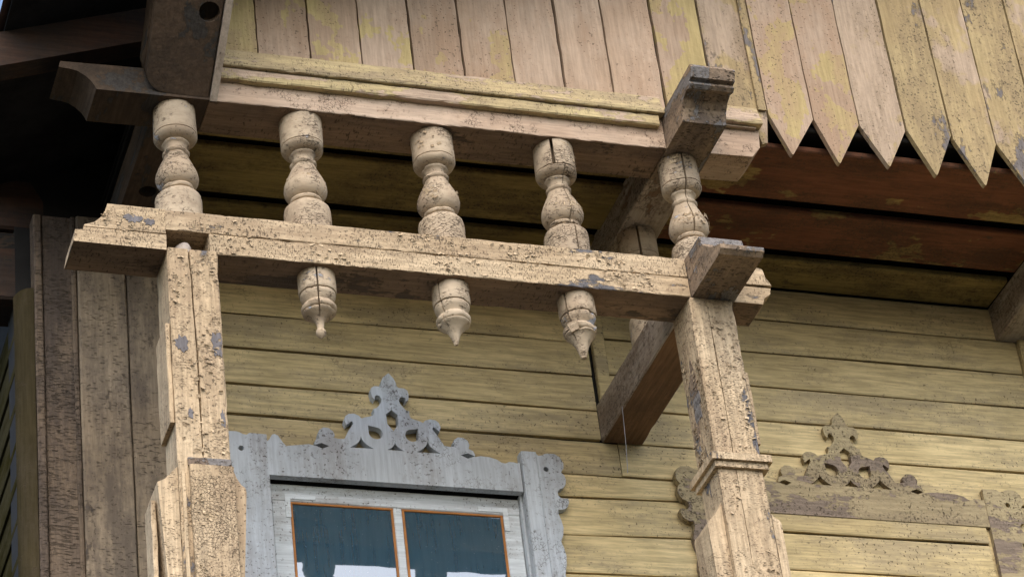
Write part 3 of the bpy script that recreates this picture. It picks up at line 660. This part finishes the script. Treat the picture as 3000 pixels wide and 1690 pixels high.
# ------------------------------------------------------------------ eave strut at the upper left
st = thing('eave_strut', (-.92, -.2, 8.6), 'heavy brown timber bracket with a bored hole, upper left beside the planks', 'bracket')
SL = .75; F = Vector((0, -1, SL)).normalized(); UPN = Vector((0, SL, 1)).normalized()
B0 = Vector((-.92, .0, 8.602))
def strutpt(a, l, h): return B0 + Vector((a, 0, 0)) + F * l + UPN * h
def strut_layer(name, outline, holes, h0, h1, mat, par):
    loops = [outline] + holes
    tri = tessellate_polygon([[Vector((x, y, 0)) for x, y in Lp] for Lp in loops]); flat = [q for Lp in loops for q in Lp]; n = len(flat)
    vs = [strutpt(q[0], q[1], h0) for q in flat] + [strutpt(q[0], q[1], h1) for q in flat]
    fs = [tuple(t) for t in tri] + [tuple(i + n for i in reversed(t)) for t in tri]; s = 0
    for Lp in loops:
        m = len(Lp)
        for j in range(m): a, b = s + j, s + (j + 1) % m; fs.append((a, b, b + n, a + n))
        s += m
    return recalc(link(name, vs, fs, mat, par))
ol = [(-.135, .07), (-.128, .045), (-.11, .022), (-.085, .006), (-.05, .0), (.112, .0), (.118, .58), (-.145, .58)]
hl = [(.068 + .040 * math.cos(i * math.pi / 10), 0.330 + .040 * math.sin(i * math.pi / 10)) for i in range(20)]
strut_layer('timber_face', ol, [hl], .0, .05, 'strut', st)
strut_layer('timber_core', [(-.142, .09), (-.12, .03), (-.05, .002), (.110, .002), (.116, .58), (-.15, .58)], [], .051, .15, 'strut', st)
strut_layer('edge_batten', [(.119, -.01), (.146, -.01), (.152, .58), (.125, .58)], [], -.012, .10, 'batten', st)

# ------------------------------------------------------------------ roof
rf = thing('roof', (1.5, 0, 8.9), 'dark overhanging roof at the upper left with a bare brown rafter below it', 'roof')
def slab(name, x0, x1, y0, y1, h0, h1, mat):
    vs = [(x, y, roofz(x) + h) for h in (h0, h1) for (x, y) in ((x0, y0), (x1, y0), (x1, y1), (x0, y1))]
    return recalc(link(name, vs, [(0, 1, 2, 3), (7, 6, 5, 4), (0, 4, 5, 1), (1, 5, 6, 2), (2, 6, 7, 3), (3, 7, 4, 0)], mat, rf))
slab('decking', -1.57, 4.6, -.48, 9, .0, .03, 'darkwood')
slab('roof_sheet', -1.60, 4.6, -.50, 9, .031, .036, 'roof')
slab('decking', 4.6, 10.7, -.48, 9, .0, .03, 'darkwood')
slab('roof_sheet', 4.6, 10.75, -.50, 9, .031, .036, 'roof')
def rafter(y0, y1, x0, x1, mat, dz=-.165):
    vs = [(x, y, roofz(x) + h) for h in (dz, -.002) for (x, y) in ((x0, y0), (x1, y0), (x1, y1), (x0, y1))]
    return recalc(link('rafter', vs, [(0, 1, 2, 3), (7, 6, 5, 4), (0, 4, 5, 1), (1, 5, 6, 2), (2, 6, 7, 3), (3, 7, 4, 0)], mat, rf))
rafter(.062, .16, -1.75, -.4, 'rafter')
for y in (2.2, 3.4, 4.6): rafter(y, y + .1, -1.57, -1.0, 'darkwood')
# boarding that closes the attic behind the gable
timber('attic_boarding', rect(.20, 1.2, 8.86, 8.88), 'X', -1.0, 7.0, 'void', rf, step=9)

# ------------------------------------------------------------------ outrigger timbers at the left corner
for (za, zb, lab) in ((8.705, 8.955, 'upper dark brown timber jutting out at the left corner of the house'), (8.36, 8.685, 'lower dark brown timber jutting out at the left corner of the house')):
    o = timber('outrigger_beam', rect(1.09, 1.30, za, zb, .01), 'X', -2.3, -1.24 if za > 8.6 else -1.345, 'rafter', None, step=.1, jit=.004)
    tag(o, lab, 'timber', 'outrigger timbers', 'thing')

# ------------------------------------------------------------------ thin wire added in place of a rain streak below the side beam
MAT['strand'] = plain('grey_streak_strand', (.30, .30, .31), .5, .1, 20)
WX, WY = 1.052 + .004, 0.798
wp = [Vector((WX, WY, Z0 + .004)), Vector((WX - .004, WY, 7.78)), Vector((WX - .010, WY, 7.67)), Vector((WX - .020, WY, 7.555))]
vs = [p + Vector((.0016 * math.cos(a), .0016 * math.sin(a), 0)) for p in wp for a in (0, 1.57, 3.14, 4.71)]
fs = [(i * 4 + j, i * 4 + (j + 1) % 4, i * 4 + 4 + (j + 1) % 4, i * 4 + 4 + j) for i in range(3) for j in range(4)]
tag(link('rain_streak_strand', vs, fs, 'strand'), 'thin grey wire added for a rain streak below the side beam between window and post', 'strand', kind='thing')
